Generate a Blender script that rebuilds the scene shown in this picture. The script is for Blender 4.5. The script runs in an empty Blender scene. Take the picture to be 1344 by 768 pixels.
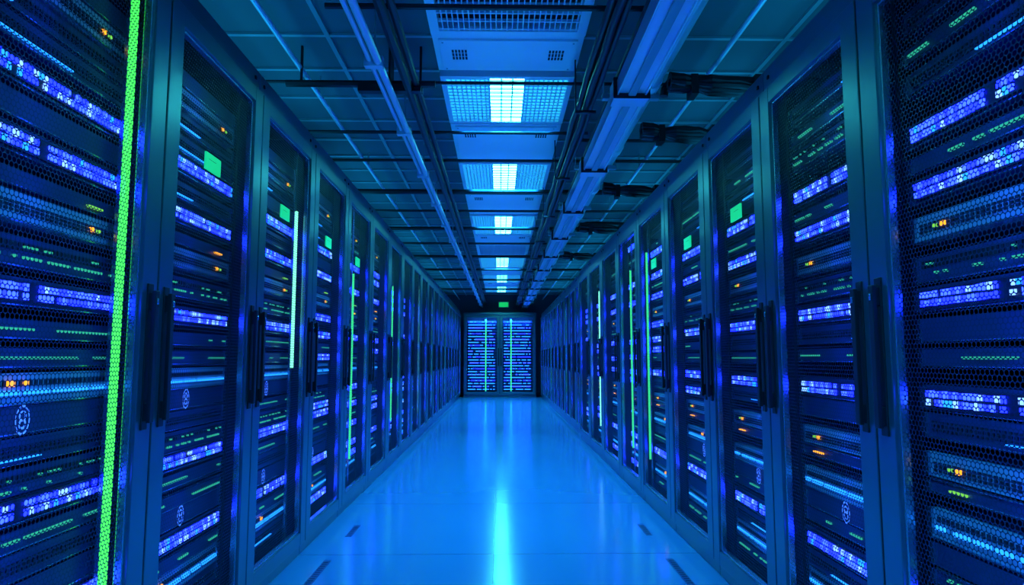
import bpy, math, random
from mathutils import Vector
random.seed(7)
scene = bpy.context.scene
try:
    scene.view_settings.view_transform = 'Standard'
    scene.view_settings.look = 'None'
except Exception:
    pass

# ------------------------------------------------------------------ materials
def mat(name, base=(0.5,0.5,0.5), metallic=0.0, rough=0.5, emit=None, strength=0.0, sample=True, noise=0.0, nscale=8.0):
    m = bpy.data.materials.new(name); m.use_nodes = True
    nt = m.node_tree; b = nt.nodes['Principled BSDF']
    b.inputs['Base Color'].default_value = (*base, 1)
    b.inputs['Metallic'].default_value = metallic
    b.inputs['Roughness'].default_value = rough
    if emit:
        b.inputs['Emission Color'].default_value = (*emit, 1)
        b.inputs['Emission Strength'].default_value = strength
        if not sample:
            try: m.cycles.emission_sampling = 'NONE'
            except Exception: pass
    if noise > 0:
        tc = nt.nodes.new('ShaderNodeTexCoord'); n = nt.nodes.new('ShaderNodeTexNoise')
        n.inputs['Scale'].default_value = nscale; n.inputs['Detail'].default_value = 5
        nt.links.new(tc.outputs['Object'], n.inputs['Vector'])
        mr = nt.nodes.new('ShaderNodeMapRange')
        mr.inputs['To Min'].default_value = max(0.02, rough-noise); mr.inputs['To Max'].default_value = min(1, rough+noise)
        nt.links.new(n.outputs['Fac'], mr.inputs['Value']); nt.links.new(mr.outputs['Result'], b.inputs['Roughness'])
        cr = nt.nodes.new('ShaderNodeMixRGB'); cr.inputs['Color1'].default_value = (*[c*(1-noise) for c in base],1)
        cr.inputs['Color2'].default_value = (*[min(1,c*(1+noise)) for c in base],1)
        nt.links.new(n.outputs['Fac'], cr.inputs['Fac']); nt.links.new(cr.outputs['Color'], b.inputs['Base Color'])
    return m

M = {}
M['frame'] = mat('cabinet_steel', (0.11,0.22,0.26), 0.85, 0.30, noise=0.05, nscale=2)
M['body']  = mat('cabinet_body_steel', (0.03,0.05,0.07), 0.6, 0.45)
M['trim']  = mat('cabinet_trim_steel', (0.32,0.48,0.58), 0.9, 0.25)
M['dark']  = mat('black_plastic', (0.004,0.005,0.008), 0.0, 0.45)
M['unit']  = mat('server_face_dark', (0.02,0.035,0.12), 0.1, 0.45)
M['grey']  = mat('server_face_grey', (0.35,0.42,0.52), 0.2, 0.4)
M['slot']  = mat('vent_slot', (0.004,0.006,0.012), 0.0, 0.7)
M['blue']  = mat('led_blue', (0,0,0.1), 0, .5, (0.0035,0.008,1.0), 13.0, False)
M['blueb'] = mat('led_blue_bright', (0,0,0.1), 0, .5, (0.008,0.022,1.0), 14.0, False)
M['bluew'] = mat('led_blue_white', (0,0,0.1), 0, .5, (0.14,0.32,1.0), 3.0, False)
M['blue2'] = mat('led_azure', (0,0,0.1), 0, .5, (0.012,0.24,1.0), 2.6, False)
M['green'] = mat('led_green', (0,0.1,0), 0, .5, (0.04,0.65,0.42), 0.7, False)
M['lime']  = mat('led_lime', (0,0.1,0), 0, .5, (0.25,0.9,0.1), 0.8, False)
M['orange']= mat('led_orange', (0.1,0.05,0), 0, .5, (1.0,0.38,0.02), 1.8, False)
M['gstrip']= mat('green_light_tube', (0,0.1,0.02), 0, .5, (0.06,1.0,0.10), 1.8, False)
M['gthin'] = mat('green_thin_light_tube', (0,0.1,0.02), 0, .5, (0.05,1.0,0.30), 1.2, False)
M['cstrip']= mat('cyan_light_tube', (0,0.1,0.02), 0, .5, (0.22,1.0,0.65), 2.0, False)
M['label'] = mat('green_label_glow', (0.02,0.5,0.25), 0, .5, (0.01,0.8,0.16), 0.7, False)  # glow added to brighten the door labels; the exit sign shares it
M['logo']  = mat('emblem_print_glow', (0.4,0.6,0.9), 0, .5, (0.15,0.35,0.9), 0.4, False)  # printed emblem with a faint glow put into its colour
M['white'] = mat('white_painted_metal', (0.85,0.92,0.92), 0.1, 0.4, noise=0.04, nscale=4)
M['lamp']  = mat('lamp_tube', (1,1,1), 0, .5, (0.07,0.80,0.70), 34.0)
M['diff']  = mat('glowing_grille_backing', (0.8,0.9,0.95), 0, .5, (0.02,0.42,0.68), 1.3, False)  # plate behind the side slats, emission added so the grille looks lit
M['conduit']= mat('painted_conduit', (0.70,0.80,0.84), 0.4, 0.28)
M['cable'] = mat('black_cable', (0.006,0.008,0.010), 0, 0.45)
M['tile']  = mat('ceiling_tile', (0.09,0.15,0.16), 0, 0.7, noise=0.15, nscale=2)
M['grid']  = mat('ceiling_tbar', (0.30,0.42,0.44), 0.3, 0.5)
M['wall']  = mat('wall_paint', (0.08,0.11,0.16), 0, 0.6, noise=0.08, nscale=3)
M['fvent'] = mat('floor_vent_metal', (0.04,0.10,0.18), 0.3, 0.35)

def mesh_panel_mat():
    m = bpy.data.materials.new('perforated_steel'); m.use_nodes = True
    nt = m.node_tree; N = nt.nodes; L = nt.links
    b = N['Principled BSDF']; out = N['Material Output']
    b.inputs['Base Color'].default_value = (0.008,0.02,0.06,1)
    b.inputs['Metallic'].default_value = 0.3; b.inputs['Roughness'].default_value = 0.4
    tc = N.new('ShaderNodeTexCoord')
    p = 0.0135
    def vm(op, a, v=None):
        n = N.new('ShaderNodeVectorMath'); n.operation = op; L.new(a, n.inputs[0])
        if v is not None: n.inputs[1].default_value = v
        return n
    sc = vm('MULTIPLY', tc.outputs['Object'], (0, 1/p, 1/(p*1.732)))
    def cell(src):
        f = vm('FRACTION', src); s = vm('SUBTRACT', f.outputs[0], (0.5,0.5,0.5))
        q = vm('MULTIPLY', s.outputs[0], (0,1,1.732)); l = vm('LENGTH', q.outputs[0]); return l.outputs['Value']
    a = cell(sc.outputs[0]); off = vm('ADD', sc.outputs[0], (0,0.5,0.5)); c = cell(off.outputs[0])
    mn = N.new('ShaderNodeMath'); mn.operation='MINIMUM'; L.new(a, mn.inputs[0]); L.new(c, mn.inputs[1])
    lt = N.new('ShaderNodeMath'); lt.operation='LESS_THAN'; L.new(mn.outputs[0], lt.inputs[0]); lt.inputs[1].default_value = 0.42
    tr = N.new('ShaderNodeBsdfTransparent'); mx = N.new('ShaderNodeMixShader')
    L.new(lt.outputs[0], mx.inputs[0]); L.new(b.outputs[0], mx.inputs[1]); L.new(tr.outputs[0], mx.inputs[2])
    L.new(mx.outputs[0], out.inputs[0])
    return m
M['perf'] = mesh_panel_mat()

def floor_mat():
    m = bpy.data.materials.new('glossy_floor_tiles'); m.use_nodes = True
    nt = m.node_tree; N = nt.nodes; L = nt.links; b = N['Principled BSDF']
    tc = N.new('ShaderNodeTexCoord')
    sp = N.new('ShaderNodeSeparateXYZ'); L.new(tc.outputs['Object'], sp.inputs[0])
    def seam(o, size, off, w):
        a = N.new('ShaderNodeMath'); a.operation='ADD'; L.new(o, a.inputs[0]); a.inputs[1].default_value = off
        d = N.new('ShaderNodeMath'); d.operation='PINGPONG'; L.new(a.outputs[0], d.inputs[0]); d.inputs[1].default_value = size/2
        l = N.new('ShaderNodeMath'); l.operation='LESS_THAN'; L.new(d.outputs[0], l.inputs[0]); l.inputs[1].default_value = w
        return l.outputs[0]
    s1 = seam(sp.outputs['X'], 1.2, 0.03, 0.002); s2 = seam(sp.outputs['Y'], 1.2, 0.05, 0.003)
    mxm = N.new('ShaderNodeMath'); mxm.operation='MAXIMUM'; L.new(s1, mxm.inputs[0]); L.new(s2, mxm.inputs[1])
    n = N.new('ShaderNodeTexNoise'); n.inputs['Scale'].default_value = 1.5; n.inputs['Detail'].default_value = 6
    L.new(tc.outputs['Object'], n.inputs['Vector'])
    r = N.new('ShaderNodeMapRange'); r.inputs['To Min'].default_value=0.12; r.inputs['To Max'].default_value=0.20
    L.new(n.outputs['Fac'], r.inputs['Value']); L.new(r.outputs['Result'], b.inputs['Roughness'])
    c = N.new('ShaderNodeMixRGB'); c.inputs['Color1'].default_value=(0.07,0.24,0.36,1); c.inputs['Color2'].default_value=(0.03,0.11,0.19,1)
    L.new(mxm.outputs[0], c.inputs['Fac']); L.new(c.outputs['Color'], b.inputs['Base Color'])
    b.inputs['IOR'].default_value = 2.6
    return m
M['floor'] = floor_mat()

# ------------------------------------------------------------------ mesh builder
class MB:
    def __init__(s, mats): s.v=[]; s.f=[]; s.mi=[]; s.mats=mats
    def box(s, x0,x1,y0,y1,z0,z1, m):
        if x0>x1: x0,x1=x1,x0
        if y0>y1: y0,y1=y1,y0
        if z0>z1: z0,z1=z1,z0
        b=len(s.v); s.v += [(x0,y0,z0),(x1,y0,z0),(x1,y1,z0),(x0,y1,z0),(x0,y0,z1),(x1,y0,z1),(x1,y1,z1),(x0,y1,z1)]
        s.f += [(b,b+3,b+2,b+1),(b+4,b+5,b+6,b+7),(b,b+1,b+5,b+4),(b+1,b+2,b+6,b+5),(b+2,b+3,b+7,b+6),(b+3,b,b+4,b+7)]
        s.mi += [s.mats.index(m)]*6
    def quad(s, pts, m):
        b=len(s.v); s.v += pts; s.f.append(tuple(range(b,b+len(pts)))); s.mi.append(s.mats.index(m))
    def tube(s, pts, r, m, n=8):
        pts=[Vector(p) for p in pts]; rings=[]
        for i,p in enumerate(pts):
            d=(pts[min(i+1,len(pts)-1)]-pts[max(i-1,0)]).normalized()
            up=Vector((0,0,1)) if abs(d.z)<0.9 else Vector((0,1,0))
            a=d.cross(up).normalized(); c=a.cross(d).normalized(); b=len(s.v)
            for k in range(n):
                t=2*math.pi*k/n; s.v.append(tuple(p+a*math.cos(t)*r+c*math.sin(t)*r))
            rings.append(b)
        for i in range(len(rings)-1):
            for k in range(n):
                s.f.append((rings[i]+k,rings[i]+(k+1)%n,rings[i+1]+(k+1)%n,rings[i+1]+k)); s.mi.append(s.mats.index(m))
        s.f.append(tuple(rings[0]+k for k in range(n))); s.f.append(tuple(rings[-1]+k for k in reversed(range(n)))); s.mi += [s.mats.index(m)]*2
    def make(s, name, parent=None, loc=(0,0,0), bevel=0, smooth=False):
        me=bpy.data.meshes.new(name); me.from_pydata(s.v,[],s.f)
        for k in s.mats: me.materials.append(M[k])
        me.polygons.foreach_set('material_index', s.mi)
        if smooth: me.polygons.foreach_set('use_smooth',[True]*len(s.f))
        me.update(); o=bpy.data.objects.new(name, me); scene.collection.objects.link(o)
        o.location=loc
        if parent: o.parent=parent
        if bevel:
            md=o.modifiers.new('bevel','BEVEL'); md.width=bevel; md.segments=2; md.limit_method='ANGLE'
        return o
def empty(name, loc):
    e=bpy.data.objects.new(name,None); e.location=loc; e.empty_display_size=0.1; scene.collection.objects.link(e); return e
def area(name,loc,rot,sx,sy,power,col,spread=180,parent=None):
    l=bpy.data.lights.new(name,'AREA'); l.shape='RECTANGLE'; l.size=sx; l.size_y=sy; l.energy=power; l.color=col; l.spread=math.radians(spread)
    o=bpy.data.objects.new(name,l); o.location=loc; o.rotation_euler=rot; scene.collection.objects.link(o)
    if parent: o.parent=parent
    return o

# ------------------------------------------------------------------ server cabinet
LAY = [(1.96,'K'),(1.89,'S'),(1.81,'V'),(1.73,'V'),(1.65,'B'),(1.57,'V'),(1.49,'B'),(1.405,'O'),(1.34,'S'),(1.24,'G'),(1.15,'B'),
       (1.065,'T'),(1.0,'T'),(0.93,'C'),(0.86,'L'),(0.79,'V'),(0.72,'G'),(0.66,'B'),(0.59,'T'),(0.53,'V'),(0.46,'L'),(0.395,'B'),
       (0.32,'T'),(0.26,'C'),(0.19,'V')]
LAYR = [(1.96,'K'),(1.89,'V'),(1.80,'T'),(1.72,'V'),(1.58,'B'),(1.50,'T'),(1.43,'B'),(1.33,'S'),(1.235,'G'),(1.14,'B'),(1.07,'V'),
       (1.0,'T'),(0.90,'B'),(0.83,'V'),(0.73,'S'),(0.685,'O'),(0.585,'C'),(0.51,'L'),(0.46,'T'),(0.38,'B'),(0.31,'V'),(0.24,'C'),(0.17,'T')]

def cabinet(side, X, u0, u1, H, strip=None, label=True, rnd=None, lod=0, name='server_cabinet', depth=0.95, strip_mat='gstrip', strip_rng=(0.12,2.0), layout=None, sw=0.010):
    """side -1 left, +1 right. local: y along the row, x outwards*side."""
    uc=(u0+u1)/2; hw=(u1-u0)/2; R=rnd or random.Random(int(uc*1000)+side)
    root=empty(name,(side*X,uc,0))
    def bx(mb,w0,w1,a,b,z0,z1,m): mb.box(side*w0,side*w1,a,b,z0,z1,m)
    mb=MB(['body','dark','trim','frame'])
    bx(mb,0.0,depth,-hw+0.001,-hw+0.02,0.0,H,'body'); bx(mb,0.0,depth,hw-0.02,hw-0.001,0.0,H,'body')
    bx(mb,0.0,depth,-hw+0.02,hw-0.02,H-0.03,H,'body'); bx(mb,0.0,depth,-hw+0.02,hw-0.02,0.0,0.05,'body')
    bx(mb,depth-0.02,depth,-hw+0.02,hw-0.02,0.05,H-0.03,'dark')
    bx(mb,-0.02,0.03,-hw+0.002,hw-0.002,H-0.085,H+0.0,'frame')
    bx(mb,-0.012,0.03,-hw+0.002,hw-0.002,0.0,0.055,'frame')
    for s_ in (-1,1):
        bx(mb,-0.026,-0.018,s_*(hw-0.05)-0.008,s_*(hw-0.05)+0.008,H-0.05,H-0.034,'dark')
    for s_ in (-1,1):
        bx(mb,0.05,0.09,s_*(hw-0.03)-0.012,s_*(hw-0.03)+0.012,0.05,H-0.03,'dark')
    mb.make('carcass',root,bevel=0.004)
    d0,d1=0.068,H-0.095; g=0.005; st=0.08; rt=0.06
    mb=MB(['frame','trim','dark'])
    a,b=-hw+g,hw-g
    bx(mb,-0.040,-0.004,a,a+st,d0,d1,'frame'); bx(mb,-0.040,-0.004,b-st,b,d0,d1,'frame')
    bx(mb,-0.039,-0.005,a+st,b-st,d1-rt,d1,'frame'); bx(mb,-0.039,-0.005,a+st,b-st,d0,d0+rt,'frame')
    t=0.01
    bx(mb,-0.030,-0.008,a+st,a+st+t,d0+rt,d1-rt,'trim'); bx(mb,-0.030,-0.008,b-st-t,b-st,d0+rt,d1-rt,'trim')
    bx(mb,-0.030,-0.008,a+st+t,b-st-t,d1-rt-t,d1-rt,'trim'); bx(mb,-0.030,-0.008,a+st+t,b-st-t,d0+rt,d0+rt+t,'trim')
    for z in (0.35,H/2+0.35,H-0.3):
        bx(mb,-0.036,-0.012,a-0.004,a,z-0.03,z+0.03,'dark')
    mb.make('door_frame',root,bevel=0.006)
    mb=MB(['perf']); w=-0.016*side
    mb.quad([(w,a+st,d0+rt),(w,b-st,d0+rt),(w,b-st,d1-rt),(w,a+st,d1-rt)],'perf'); mb.make('perforated_panel',root)
    mb=MB(['dark','trim'])
    for s_ in (-1,1):
        c=s_*(hw-0.046)
        bx(mb,-0.064,-0.052,c-0.011,c+0.011,0.82,1.19,'dark')
        bx(mb,-0.054,-0.040,c-0.010,c+0.010,0.825,0.875,'dark'); bx(mb,-0.054,-0.040,c-0.010,c+0.010,1.135,1.185,'dark')
        bx(mb,-0.045,-0.039,c-0.015,c+0.015,0.80,1.21,'dark')
        bx(mb,-0.067,-0.063,c-0.005,c+0.005,1.15,1.168,'trim')
    mb.make('door_handles',root,bevel=0.004)
    mb=MB(['unit','grey','slot','trim','dark','blue','blueb','blue2','green','lime','orange','logo','bluew'])
    lo=-hw+0.05; hi=hw-0.05; face=0.055
    du = [0.017,0.026,0.045][lod]
    for (z,ty) in (layout or (LAY if side<0 else LAYR)):
        if z>H-0.15: continue
        if lod or R.random()<0.25: z += R.uniform(-0.012,0.012)
        if ty=='V' and R.random()<0.2: ty=R.choice(['T','K','G'])
        if lod and ty in('V','T','G') and R.random()<(0.3 if lod==1 else 0.6): ty='B'
        hgt={'K':0.03,'S':0.034,'V':0.03,'B':0.032,'O':0.02,'G':0.034,'T':0.022,'C':0.036,'L':0.032}[ty]
        m='grey' if ty in('S','C') else 'unit'
        bx(mb,face,0.6,lo,hi,z-hgt,z+hgt,m)
        bx(mb,face-0.006,face,lo,lo+0.02,z-hgt,z+hgt,'trim'); bx(mb,face-0.006,face,hi-0.02,hi,z-hgt,z+hgt,'trim')
        bx(mb,face-0.004,face,lo+0.02,hi-0.02,z-hgt,z-hgt+0.003,'trim')
        f1=face+0.002
        L0=lo+0.035; L1=hi-0.035
        if ty=='B':
            bx(mb,face-0.008,face,L0-0.006,L1+0.006,z-0.023,z+0.023,'dark')
            split=R.random()<0.2; mid=(L0+L1)/2
            az=0.06 if lod<2 else 0.4
            for row in (-1,1):
                u=L0
                while u<L1:
                    if not(split and abs(u-mid)<0.02) and R.random()<0.96:
                        hh=R.uniform(0.006,0.0085); ww=du*R.uniform(0.6,0.86); q=R.random()
                        bx(mb,face-0.013,face-0.008,u,min(u+ww,L1),z+row*0.0105-hh,z+row*0.0105+hh,'blue2' if q<az else ('blue' if q<az+(1-az)*0.4 else ('blueb' if q<0.84 else 'bluew')))
                    u+=du
        elif ty=='C':
            u=L0
            while u<L1:
                if R.random()<0.85: bx(mb,face-0.008,face,u,u+du*0.8,z-0.013,z-0.003,'blue2')
                u+=du
            u=L0
            while u<L1:
                bx(mb,face-0.004,f1,u,u+du*0.5,z+0.006,z+0.02,'slot'); u+=du
            o=L0+R.uniform(0.15,0.6)*(L1-L0)
            bx(mb,face-0.01,face,o,o+0.016,z+0.006,z+0.02,'orange')
            if R.random()<0.5: bx(mb,face-0.01,face,o+0.05,o+0.06,z+0.008,z+0.018,'orange')
        elif ty=='G':
            u=L0
            while u<L1:
                bx(mb,face-0.003,f1,u,u+du*0.75,z+0.003,z+0.022,'slot')
                if R.random()<0.6: bx(mb,face-0.008,face,u,u+du*0.5,z-0.015,z-0.009,'green')
                if R.random()<0.25: bx(mb,face-0.008,face,u,u+du*0.4,z+0.010,z+0.015,'green')
                u+=du
        elif ty=='T':
            u=L0; on=False
            while u<L1:
                if R.random()<0.18: on=not on
                if on: bx(mb,face-0.007,face,u,u+du*0.9,z-0.003,z+0.003,'green')
                u+=du
        elif ty=='O':
            o=L0+R.uniform(0.0,0.25)*(L1-L0); bx(mb,face-0.01,face,o,o+0.05,z-0.005,z+0.004,'orange')
            bx(mb,face-0.01,face,o+0.055,o+0.075,z-0.01,z-0.002,'orange')
            o=L1-0.12; bx(mb,face-0.01,face,o,o+0.06,z-0.008,z-0.003,'orange' if R.random()<.5 else 'lime')
        elif ty in('S','V'):
            u=L0
            while u<L1:
                for r_ in (-1,0,1):
                    bx(mb,face-0.003,f1,u,u+du*0.6,z+r_*0.009-0.003,z+r_*0.009+0.003,'slot')
                u+=du
            if ty=='S':
                o=L1-0.1; bx(mb,face-0.008,face,o,o+0.012,z-0.006,z+0.006,'orange')
                bx(mb,face-0.008,face,o+0.03,o+0.04,z-0.004,z+0.004,'lime')
            else:
                bx(mb,face-0.007,face,L0,L0+(L1-L0)*R.uniform(.2,.8),z-0.019,z-0.016,'blue2')
        elif ty=='L':
            c=(L0+L1)/2; n=12
            for zz in (z+0.009,z-0.009):
                rr0,rr1=0.007,0.0125
                for k in range(n):
                    t0=2*math.pi*k/n; t1=2*math.pi*(k+1)/n; w=side*(face-0.009)
                    mb.quad([(w,c+rr0*math.cos(t0),zz+rr0*math.sin(t0)),(w,c+rr1*math.cos(t0),zz+rr1*math.sin(t0)),
                             (w,c+rr1*math.cos(t1),zz+rr1*math.sin(t1)),(w,c+rr0*math.cos(t1),zz+rr0*math.sin(t1))],'logo')
            n=18
            for k in range(n):
                t0=2*math.pi*k/n; t1=2*math.pi*(k+1)/n; w=side*(face-0.009); e0,e1=0.85,1.0
                P=lambda t,e:(w,c+0.024*e*math.cos(t),z+0.034*e*math.sin(t))
                mb.quad([P(t0,e0),P(t0,e1),P(t1,e1),P(t1,e0)],'logo')
    mb.make('server_units',root)
    if u1>0.9:
        area('rack_glow_fill',(side*0.012,0,H/2),(0,-side*math.pi/2,0) if side<0 else (0,-math.pi/2,0),H-0.3,0.03,RL,(0.01,0.05,1.0),170,root)  # added blue fill on the servers, standing in for LED glow
    if strip is not None:
        mb=MB([strip_mat,'trim']); c=-hw+strip*2*hw
        bx(mb,0.006,0.018,c-sw,c+sw,strip_rng[0],strip_rng[1],strip_mat)
        bx(mb,0.018,0.028,c-sw-0.004,c+sw+0.004,0.05,H-0.03,'trim')
        mb.make('light_tube',root)
    if label:
        mb=MB(['label','dark']); c=-hw+0.47*2*hw
        zl=1.68 if side<0 else 1.62
        bx(mb,-0.024,-0.017,c-0.06,c+0.06,zl-0.03,zl+0.03,'label')
        bx(mb,-0.0245,-0.024,c-0.04,c+0.02,zl+0.008,zl+0.0095,'dark')
        mb.make('door_label',root)
    return root
RL=0.55
END=17.9; RE=17.2
seams=[-1.3,-0.45,0.36,1.16,1.96,2.75,3.56,4.36,5.2,6.05]
while seams[-1]<RE-0.9: seams.append(seams[-1]+0.82)
seams[-1]=RE
lstrip={3:(0.868,'gstrip',(0.07,2.1),.010),5:(0.82,'cstrip',(0.95,1.75),.007),7:(0.5,'gthin',(0.3,1.6),.007),9:(0.6,'gthin',(0.4,1.7),.006),11:(0.5,'cstrip',(0.3,1.9),.006),13:(0.5,'gthin',(0.3,1.9),.006),16:(0.4,'gthin',(0.3,1.9),.008)}
for i in range(len(seams)-1):
    s=lstrip.get(i); lod=0 if i<6 else (1 if i<10 else 2)
    cabinet(-1,1.035,seams[i],seams[i+1],2.20,strip=s[0] if s else None,strip_mat=s[1] if s else 'gstrip',strip_rng=s[2] if s else (0,1),sw=s[3] if s else .01,label=(i>=4 and i<8),lod=lod)
sr=[-1.3,-0.5,0.3,1.02,1.78,2.48,3.2,3.98,4.81,5.64,6.55,7.5,8.46]
rstrip={7:(0.9,'gthin',(0.3,1.75),.006),8:(0.62,'gthin',(0.3,1.7),.006),10:(0.5,'cstrip',(0.3,1.7),.006)}
for i in range(len(sr)-1):
    s=rstrip.get(i); lod=0 if i<6 else 1
    cabinet(1,1.035,sr[i],sr[i+1],2.10,strip=s[0] if s else None,strip_mat=s[1] if s else 'gstrip',strip_rng=s[2] if s else (0,1),sw=s[3] if s else .01,label=(i in(5,6,7)),lod=lod)
u=8.50; n=11; w=(RE-u)/n
for i in range(n):
    cabinet(1,1.085,u+i*w,u+(i+1)*w,2.12,strip=0.5 if i in(2,6) else None,strip_mat='gthin',sw=.007,strip_rng=(0.3,1.8),label=False,lod=2,depth=0.9)

# ------------------------------------------------------------------ end cabinet (double door)
def end_cabinet():
    y=END-0.02; root=empty('double_door_server_cabinet',(0,y,0))
    W=0.93; H=2.17
    mb=MB(['frame','body','trim','dark','perf'])
    mb.box(-W,-W+0.04,-0.6,0,0,H,'frame'); mb.box(W-0.04,W,-0.6,0,0,H,'frame')
    mb.box(-W+0.04,W-0.04,-0.6,0,H-0.07,H,'frame'); mb.box(-W+0.04,W-0.04,-0.6,0,0,0.06,'frame')
    mb.box(-W+0.04,W-0.04,-0.05,0,0.06,H-0.07,'dark')
    for s_ in (-1,1):
        x0,x1=(0.005,W-0.02)
        a,b=(x0,x1) if s_>0 else (-x1,-x0)
        mb.box(a,a+0.07,-0.64,-0.6,0.07,H-0.08,'frame'); mb.box(b-0.07,b,-0.64,-0.6,0.07,H-0.08,'frame')
        mb.box(a+0.07,b-0.07,-0.64,-0.6,H-0.14,H-0.08,'frame'); mb.box(a+0.07,b-0.07,-0.64,-0.6,0.07,0.14,'frame')
        mb.box(s_*0.035-0.014,s_*0.035+0.014,-0.69,-0.66,0.8,1.25,'dark')
        mb.box(s_*0.035-0.012,s_*0.035+0.012,-0.66,-0.64,0.82,0.87,'dark'); mb.box(s_*0.035-0.012,s_*0.035+0.012,-0.66,-0.64,1.18,1.23,'dark')
    mb.make('carcass_and_doors',root,bevel=0.004)
    mb=MB(['unit','blue','blueb','blue2','green','gthin','trim'])
    R=random.Random(3)
    for s_ in (-1,1):
        a,b=(0.09,W-0.1) if s_>0 else (-W+0.1,-0.09)
        z=0.2; k=0
        while z<H-0.2:
            mb.box(a,b,-0.52,-0.1,z-0.028,z+0.028,'unit')
            x=a+0.02; m=['blue2','blueb','blue2','blue'][k%4]
            while x<b-0.04:
                if R.random()<0.85: mb.box(x,x+0.034,-0.53,-0.52,z-0.011,z+0.011,m if R.random()<.7 else 'blue2')
                x+=0.038
            z+=0.075; k+=1
        gx=-0.36 if s_<0 else 0.29
        mb.box(gx-0.012,gx+0.012,-0.56,-0.545,0.16,H-0.18,'gthin'); mb.box(gx-0.02,gx+0.02,-0.545,-0.53,0.14,H-0.15,'trim')
    mb.make('server_units',root)
    area('rack_glow_fill',(0,-0.597,H-0.2),(math.radians(60),0,0),1.6,0.05,24,(0.01,0.16,1.0),170,root)  # unseen fill added for a blue wash over the end cabinet's units
end_cabinet()

# ------------------------------------------------------------------ room shell
CZ=2.68; XW=2.3; Y0=-2.2; Y1=END
def shell(name,b,m):
    mb=MB([m]); mb.box(*b,m); return mb.make(name)
shell('floor',(-XW,XW,Y0,Y1,-0.1,0),'floor')
shell('ceiling',(-XW,XW,Y0,Y1,CZ,CZ+0.1),'tile')
shell('wall_left',(-XW-0.1,-XW,Y0,Y1,-0.1,CZ+0.1),'wall')
shell('wall_right',(XW,XW+0.1,Y0,Y1,-0.1,CZ+0.1),'wall')
shell('wall_end',(-XW-0.1,XW+0.1,Y1,Y1+0.1,-0.1,CZ+0.1),'wall')
shell('wall_back',(-XW-0.1,XW+0.1,Y0-0.1,Y0,-0.1,CZ+0.1),'wall')
mb=MB(['grid'])
y=Y0+0.1
while y<Y1:
    mb.box(-XW,XW,y-0.012,y+0.012,CZ-0.012,CZ+0.002,'grid'); y+=0.42
for x in (-2.1,-1.5,-0.9,0.9,1.5,2.1): mb.box(x-0.012,x+0.012,Y0,Y1,CZ-0.014,CZ+0.002,'grid')
mb.make('trim_1')

mb=MB(['fvent','dark'])
for s_ in (-1,1):
    for y0 in [2.0,3.0,3.9]:
        ln=0.45 if y0<3.5 else 0.25; x=s_*0.85
        mb.box(x-0.018,x+0.018,y0,y0+ln,0.0,0.002,'fvent')
        k=y0+0.02
        while k<y0+ln-0.03:
            mb.box(x-0.012,x+0.012,k,k+0.008,0.002,0.003,'dark'); k+=0.03
mb.make('floor_air_vent')

# ------------------------------------------------------------------ ceiling fixtures
PB=2.60; PX=0.04
def light_panel(y0,y1):
    L=y1-y0; root=empty('ceiling_light_fixture',(PX,(y0+y1)/2,0)); h=L/2; W=0.385; gap=0.012; h-=gap
    mb=MB(['white','lamp','grid','diff'])
    e=0.03
    mb.box(-W,-W+e,-h,h,PB,CZ,'white'); mb.box(W-e,W,-h,h,PB,CZ,'white'); mb.box(-W+e,W-e,-h,-h+e,PB,CZ,'white'); mb.box(-W+e,W-e,h-e,h,PB,CZ,'white')
    mb.box(-W+e,W-e,-h+e,h-e,PB+0.045,CZ,'white')
    lw=0.10
    mb.box(-lw,lw,-h+e+0.01,h-e-0.01,PB+0.03,PB+0.045,'lamp')
    for s_ in(-1,1):
        mb.box(s_*lw,s_*(lw+0.012),-h+e,h-e,PB+0.004,PB+0.045,'white')
        mb.box(s_*(lw+0.012),s_*(W-e),-h+e,h-e,PB+0.035,PB+0.044,'diff')
    n=12
    for k in range(1,n):
        yy=-h+e+(2*h-2*e)*k/n; mb.box(-lw,lw,yy-0.005,yy+0.005,PB+0.008,PB+0.02,'grid')
    for x in (-0.033,0.033): mb.box(x-0.004,x+0.004,-h+e,h-e,PB+0.008,PB+0.02,'grid')
    for s_ in(-1,1):
        x=lw+0.03
        while x<W-e-0.005:
            mb.box(s_*(x-0.004),s_*(x+0.004),-h+e,h-e,PB+0.006,PB+0.016,'white'); x+=0.028
        k=-h+e+0.02
        while k<h-e:
            mb.box(s_*(lw+0.012),s_*(W-e),k-0.006,k+0.006,PB+0.004,PB+0.014,'white'); k+=0.05
    mb.make('housing_and_louvre',root)
    area('lamp_light',(0,0,PB-0.01),(0,0,0),0.6,0.7,54,(0.006,0.29,1.0),110,root)
def cover_panel(y0,y1):
    root=empty('ceiling_cover_panel',(PX,(y0+y1)/2,0)); h=(y1-y0)/2-0.012; W=0.385
    mb=MB(['white','slot','grid'])
    mb.box(-W,W,-h,h,PB+0.012,CZ,'white'); mb.box(-W+0.03,W-0.03,-h+0.03,h-0.03,PB,PB+0.012,'white')
    for s_ in(-1,1):
        for i in range(5):
            for j in range(3):
                x=s_*0.255+(i-2)*0.017; yy=-h+0.13+j*0.04
                mb.box(x-0.0055,x+0.0055,yy,yy+0.033,PB-0.0015,PB+0.002,'slot')
    for sx in(-1,1):
        for sy in(-1,1): mb.box(sx*(W-0.05)-0.005,sx*(W-0.05)+0.005,sy*(h-0.05)-0.005,sy*(h-0.05)+0.005,PB-0.003,PB,'grid')
    mb.make('panel',root,bevel=0.003)
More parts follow.
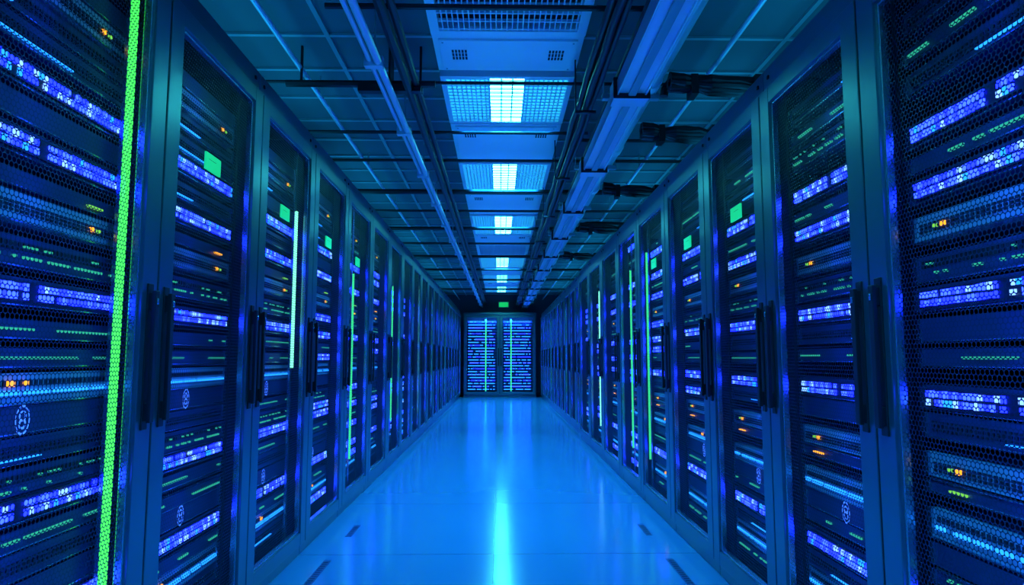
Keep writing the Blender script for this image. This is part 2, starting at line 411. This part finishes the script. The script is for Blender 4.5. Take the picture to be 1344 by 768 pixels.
def grille_panel(y0,y1):
    root=empty('ceiling_air_grille',(PX,(y0+y1)/2,0)); h=(y1-y0)/2-0.012; W=0.385; e=0.045
    mb=MB(['white','slot'])
    mb.box(-W,-W+e,-h,h,PB,CZ,'white'); mb.box(W-e,W,-h,h,PB,CZ,'white'); mb.box(-W+e,W-e,-h,-h+e,PB,CZ,'white'); mb.box(-W+e,W-e,h-e,h,PB,CZ,'white')
    mb.box(-W+e,W-e,-h+e,h-e,PB+0.06,CZ,'slot')
    x=-W+e+0.02
    while x<W-e: mb.box(x-0.0025,x+0.0025,-h+e,h-e,PB+0.005,PB+0.02,'white'); x+=0.026
    k=-h+e+0.04
    while k<h-e: mb.box(-W+e,W-e,k-0.004,k+0.004,PB+0.004,PB+0.018,'white'); k+=0.075
    mb.make('grille',root)
seq=[('L',-0.9,-0.1),('C',-0.1,0.7),('L',0.7,1.5),('C',1.5,2.3),('G',2.3,3.22),('C',3.22,3.65),('L',3.68,4.47),('C',4.5,5.37),('L',5.4,6.4),('C',6.45,7.4),('L',7.45,8.6),
     ('C',8.65,9.4),('G',9.4,10.4),('L',10.5,11.8),('C',11.8,12.9),('L',12.9,14.2),('C',14.2,15.0),('L',15.0,16.3)]
for t,a,b in seq: {'L':light_panel,'C':cover_panel,'G':grille_panel}[t](a,b)

# ------------------------------------------------------------------ overhead services
def rods(mb,x,ys,z0,m='grid'):
    for y in ys: mb.box(x-0.004,x+0.004,y-0.004,y+0.004,z0,CZ,m)
root=empty('cable_duct',(0,0,0))
mb=MB(['conduit','grid','dark','white','cable'])
X=0.66
mb.box(X-0.065,X+0.065,Y0,Y1,2.32,2.37,'conduit')
mb.box(X-0.075,X-0.065,Y0,Y1,2.31,2.39,'conduit'); mb.box(X+0.065,X+0.075,Y0,Y1,2.31,2.39,'conduit')
mb.box(X-0.02,X+0.02,Y0,Y1,2.305,2.32,'grid')
y=0.6
while y<Y1-0.2:
    mb.box(X-0.09,X+0.09,y-0.06,y+0.06,2.298,2.40,'conduit'); mb.box(X-0.093,X+0.093,y-0.068,y-0.06,2.294,2.404,'dark')
    mb.box(X-0.11,X+0.2,y+0.2-0.02,y+0.2+0.02,2.39,2.42,'grid')
    for dx in(-0.10,0.193): mb.box(X+dx-0.004,X+dx+0.004,y+0.196,y+0.204,2.41,CZ,'grid')
    y+=1.35
mb.make('duct',root,bevel=0.004)
mb=MB(['conduit','white','cable'])
mb.tube([(X+0.145,Y0,2.465),(X+0.145,Y1,2.465)],0.045,'conduit',16); mb.tube([(X+0.03,Y0,2.465),(X+0.03,Y1,2.465)],0.035,'conduit',16)
mb.tube([(X-0.05,Y0,2.44),(X-0.05,Y1,2.44)],0.018,'cable',10)
y=1.2
while y<Y1-0.3:
    mb.tube([(X+0.145,y,2.465),(X+0.145,y+0.1,2.465)],0.053,'white',16); mb.tube([(X+0.03,y+.3,2.465),(X+0.03,y+0.38,2.465)],0.043,'white',16); y+=1.1
o=mb.make('round_conduits',root,smooth=False)

root=empty('black_cable_bundle',(0,0,0))
mb=MB(['cable'])
R=random.Random(5)
for bx_,bz,r in ((0.46,2.345,0.018),(0.495,2.365,0.016),(0.432,2.38,0.018),(0.455,2.41,0.018),(0.495,2.41,0.016)):
    pts=[]; y=Y0
    while y<=Y1-0.05: pts.append((bx_+R.uniform(-0.006,0.006),y,bz+R.uniform(-0.008,0.006))); y+=0.3
    pts.append((bx_,Y1,bz)); mb.tube(pts,r,'cable')
y=0.8
while y<Y1: mb.box(0.41,0.515,y-0.014,y+0.014,2.314,2.327,'cable'); mb.box(0.404,0.411,y-0.006,y+0.006,2.314,CZ,'cable'); y+=1.35
mb.make('cables',root,smooth=True)

root=empty('ceiling_conduit_run',(0,0,0))
mb=MB(['conduit','grid','dark','cable'])
def lerpx(y,a,b): return a+(b-a)*max(0,min(1,(y-2)/(Y1-2)))
mb.tube([(-0.58,Y0,2.36),(-0.57,2,2.36),(-0.47,Y1,2.36)],0.018,'conduit',10)
mb.tube([(-0.62,Y0,2.37),(-0.61,2,2.37),(-0.505,Y1,2.37)],0.012,'conduit',10)
mb.tube([(-0.50,Y0,2.42),(-0.49,2,2.42),(-0.41,Y1,2.42)],0.024,'cable')
mb.tube([(-0.455,Y0,2.44),(-0.45,2,2.44),(-0.375,Y1,2.44)],0.018,'cable')
y=1.1
while y<Y1-0.2:
    x=lerpx(y,-0.59,-0.485)
    mb.box(x-0.045,x+0.04,y-0.02,y+0.02,2.34,2.39,'conduit'); mb.box(x-0.004,x+0.004,y-0.004,y+0.004,2.39,CZ,'grid')
    y+=0.95
mb.make('conduits',root)

for (nm,x,z,r) in (('thin_ceiling_pipe',-1.08,2.56,0.014),('thin_ceiling_pipe',-1.42,2.56,0.012),('thin_ceiling_pipe',1.15,2.56,0.014),('thin_ceiling_pipe',1.5,2.56,0.012)):
    mb=MB(['conduit','grid']); mb.tube([(x,Y0,z),(x,Y1,z)],r,'conduit',10); rods(mb,x,[0.9+1.5*k for k in range(11)],z)
    mb.make(nm)

for (y,x0,x1,z,r) in ((2.75,-0.75,0.75,2.50,0.013),(3.5,-1.15,-0.35,2.47,0.02),(3.62,-1.9,1.9,2.53,0.010),(4.45,-1.7,0.6,2.53,0.012),(4.6,0.5,1.9,2.53,0.012),(5.1,-1.9,1.9,2.53,0.012),
                   (6.05,-1.9,1.9,2.52,0.024),(6.9,-1.9,1.9,2.53,0.013),(7.8,-1.9,1.9,2.52,0.02),(8.9,-1.9,1.9,2.53,0.014),(10.0,-1.9,1.9,2.52,0.022),(11.5,-1.9,1.9,2.52,0.02),(13,-1.9,1.9,2.52,0.02),(14.8,-1.9,1.9,2.52,0.02)):
    mb=MB(['cable','grid']); mb.tube([(x0,y,z),(x1,y,z)],r,'cable',8)
    for xx in (x0+0.08,x1-0.08): mb.box(xx-0.006,xx+0.006,y-0.006,y+0.006,z,CZ,'cable')
    mb.make('ceiling_cross_strut')
mb=MB(['cable','conduit']); mb.box(-0.75,-0.42,3.42,3.46,2.40,2.44,'cable'); mb.box(-0.75,-0.42,3.50,3.54,2.43,2.47,'cable'); mb.box(-0.59,-0.58,3.42,3.54,2.40,CZ,'cable'); mb.make('cable_bracket')
# cable looms leaving the duct sideways, drooping to rest on the right-hand cabinets
for j,(y,z,hose,n) in enumerate(((3.35,2.40,True,9),(4.05,2.38,False,11),(5.6,2.41,False,7),(7.3,2.41,True,6),(9.3,2.41,False,6))):
    root=empty('cable_loom',(1.3,y,z)); mb=MB(['cable','dark'])
    RR=random.Random(int(y*10)); top=(2.10 if y<8.46 else 2.12)+0.018
    for k in range(n):
        t=2*math.pi*k/n; o=0.040*math.cos(t); p=0.036*math.sin(t)
        pts=[]; xx=0.88
        while xx<1.62:
            f=0.5 if (0.98<xx<1.05 or 1.3<xx<1.38) else 1.0
            pts.append((xx,y+o*f+RR.uniform(-.004,.004),z+0.03+p*f-0.03*math.sin((xx-0.88)*3.0)+RR.uniform(-.004,.004))); xx+=0.07
        pts += [(1.68,y+o,z-0.03+p),(1.75,y+o,z-0.12+p*.6),(1.79,y+o,top+0.05+0.3*p),(1.79,y+o,top)]
        pts=[(q[0]-1.3,q[1]-y,q[2]-z) for q in pts]
        mb.tube(pts,0.018,'cable')
    for xx in (1.0,1.33): mb.box(xx-0.018-1.3,xx+0.018-1.3,-0.05,0.05,-0.05,0.055,'dark')
    if hose:
        pts=[(0.88,y+0.12,z),(0.885,y+0.12,z+0.04),(0.91,y+0.12,z+0.075),(0.97,y+0.12,z+0.095),(1.08,y+0.12,z+0.10),(1.5,y+0.13,z+0.09),(1.66,y+0.12,z+0.05),(1.72,y+0.10,z-0.05),(1.74,y+0.08,top+0.02)]
        pts=[(q[0]-1.3,q[1]-y,q[2]-z) for q in pts]
        mb.tube(pts,0.022,'cable',10)
    mb.make('cables',root,smooth=False)

mb=MB(['label','white']); mb.box(-0.02,0.22,END-0.03,END,2.36,2.48,'label'); mb.box(-0.035,0.235,END-0.015,END,2.345,2.495,'white'); mb.make('exit_sign')

# ------------------------------------------------------------------ lights
for s_ in(-1,1):
    for y in (1.0,3.6,6.5,9.5,12.5,15.5):
        area('ceiling_fill_light',(s_*1.45,y,2.25),(math.pi,0,0),0.5,2.2,6,(0.01,0.45,1.0))  # added unseen fill above the cabinets, brightening the ceiling
w=bpy.data.worlds.new('world'); scene.world=w; w.use_nodes=True
w.node_tree.nodes['Background'].inputs[0].default_value=(0.0,0.03,0.1,1); w.node_tree.nodes['Background'].inputs[1].default_value=0.3

# ------------------------------------------------------------------ camera
c=bpy.data.cameras.new('camera'); c.sensor_width=36; c.lens=36*880/1344; c.clip_start=0.02
co=bpy.data.objects.new('camera',c); co.location=(0,0,1.0)
co.rotation_euler=(math.radians(90+5.58),0,math.radians(-1.04)); scene.collection.objects.link(co); scene.camera=co
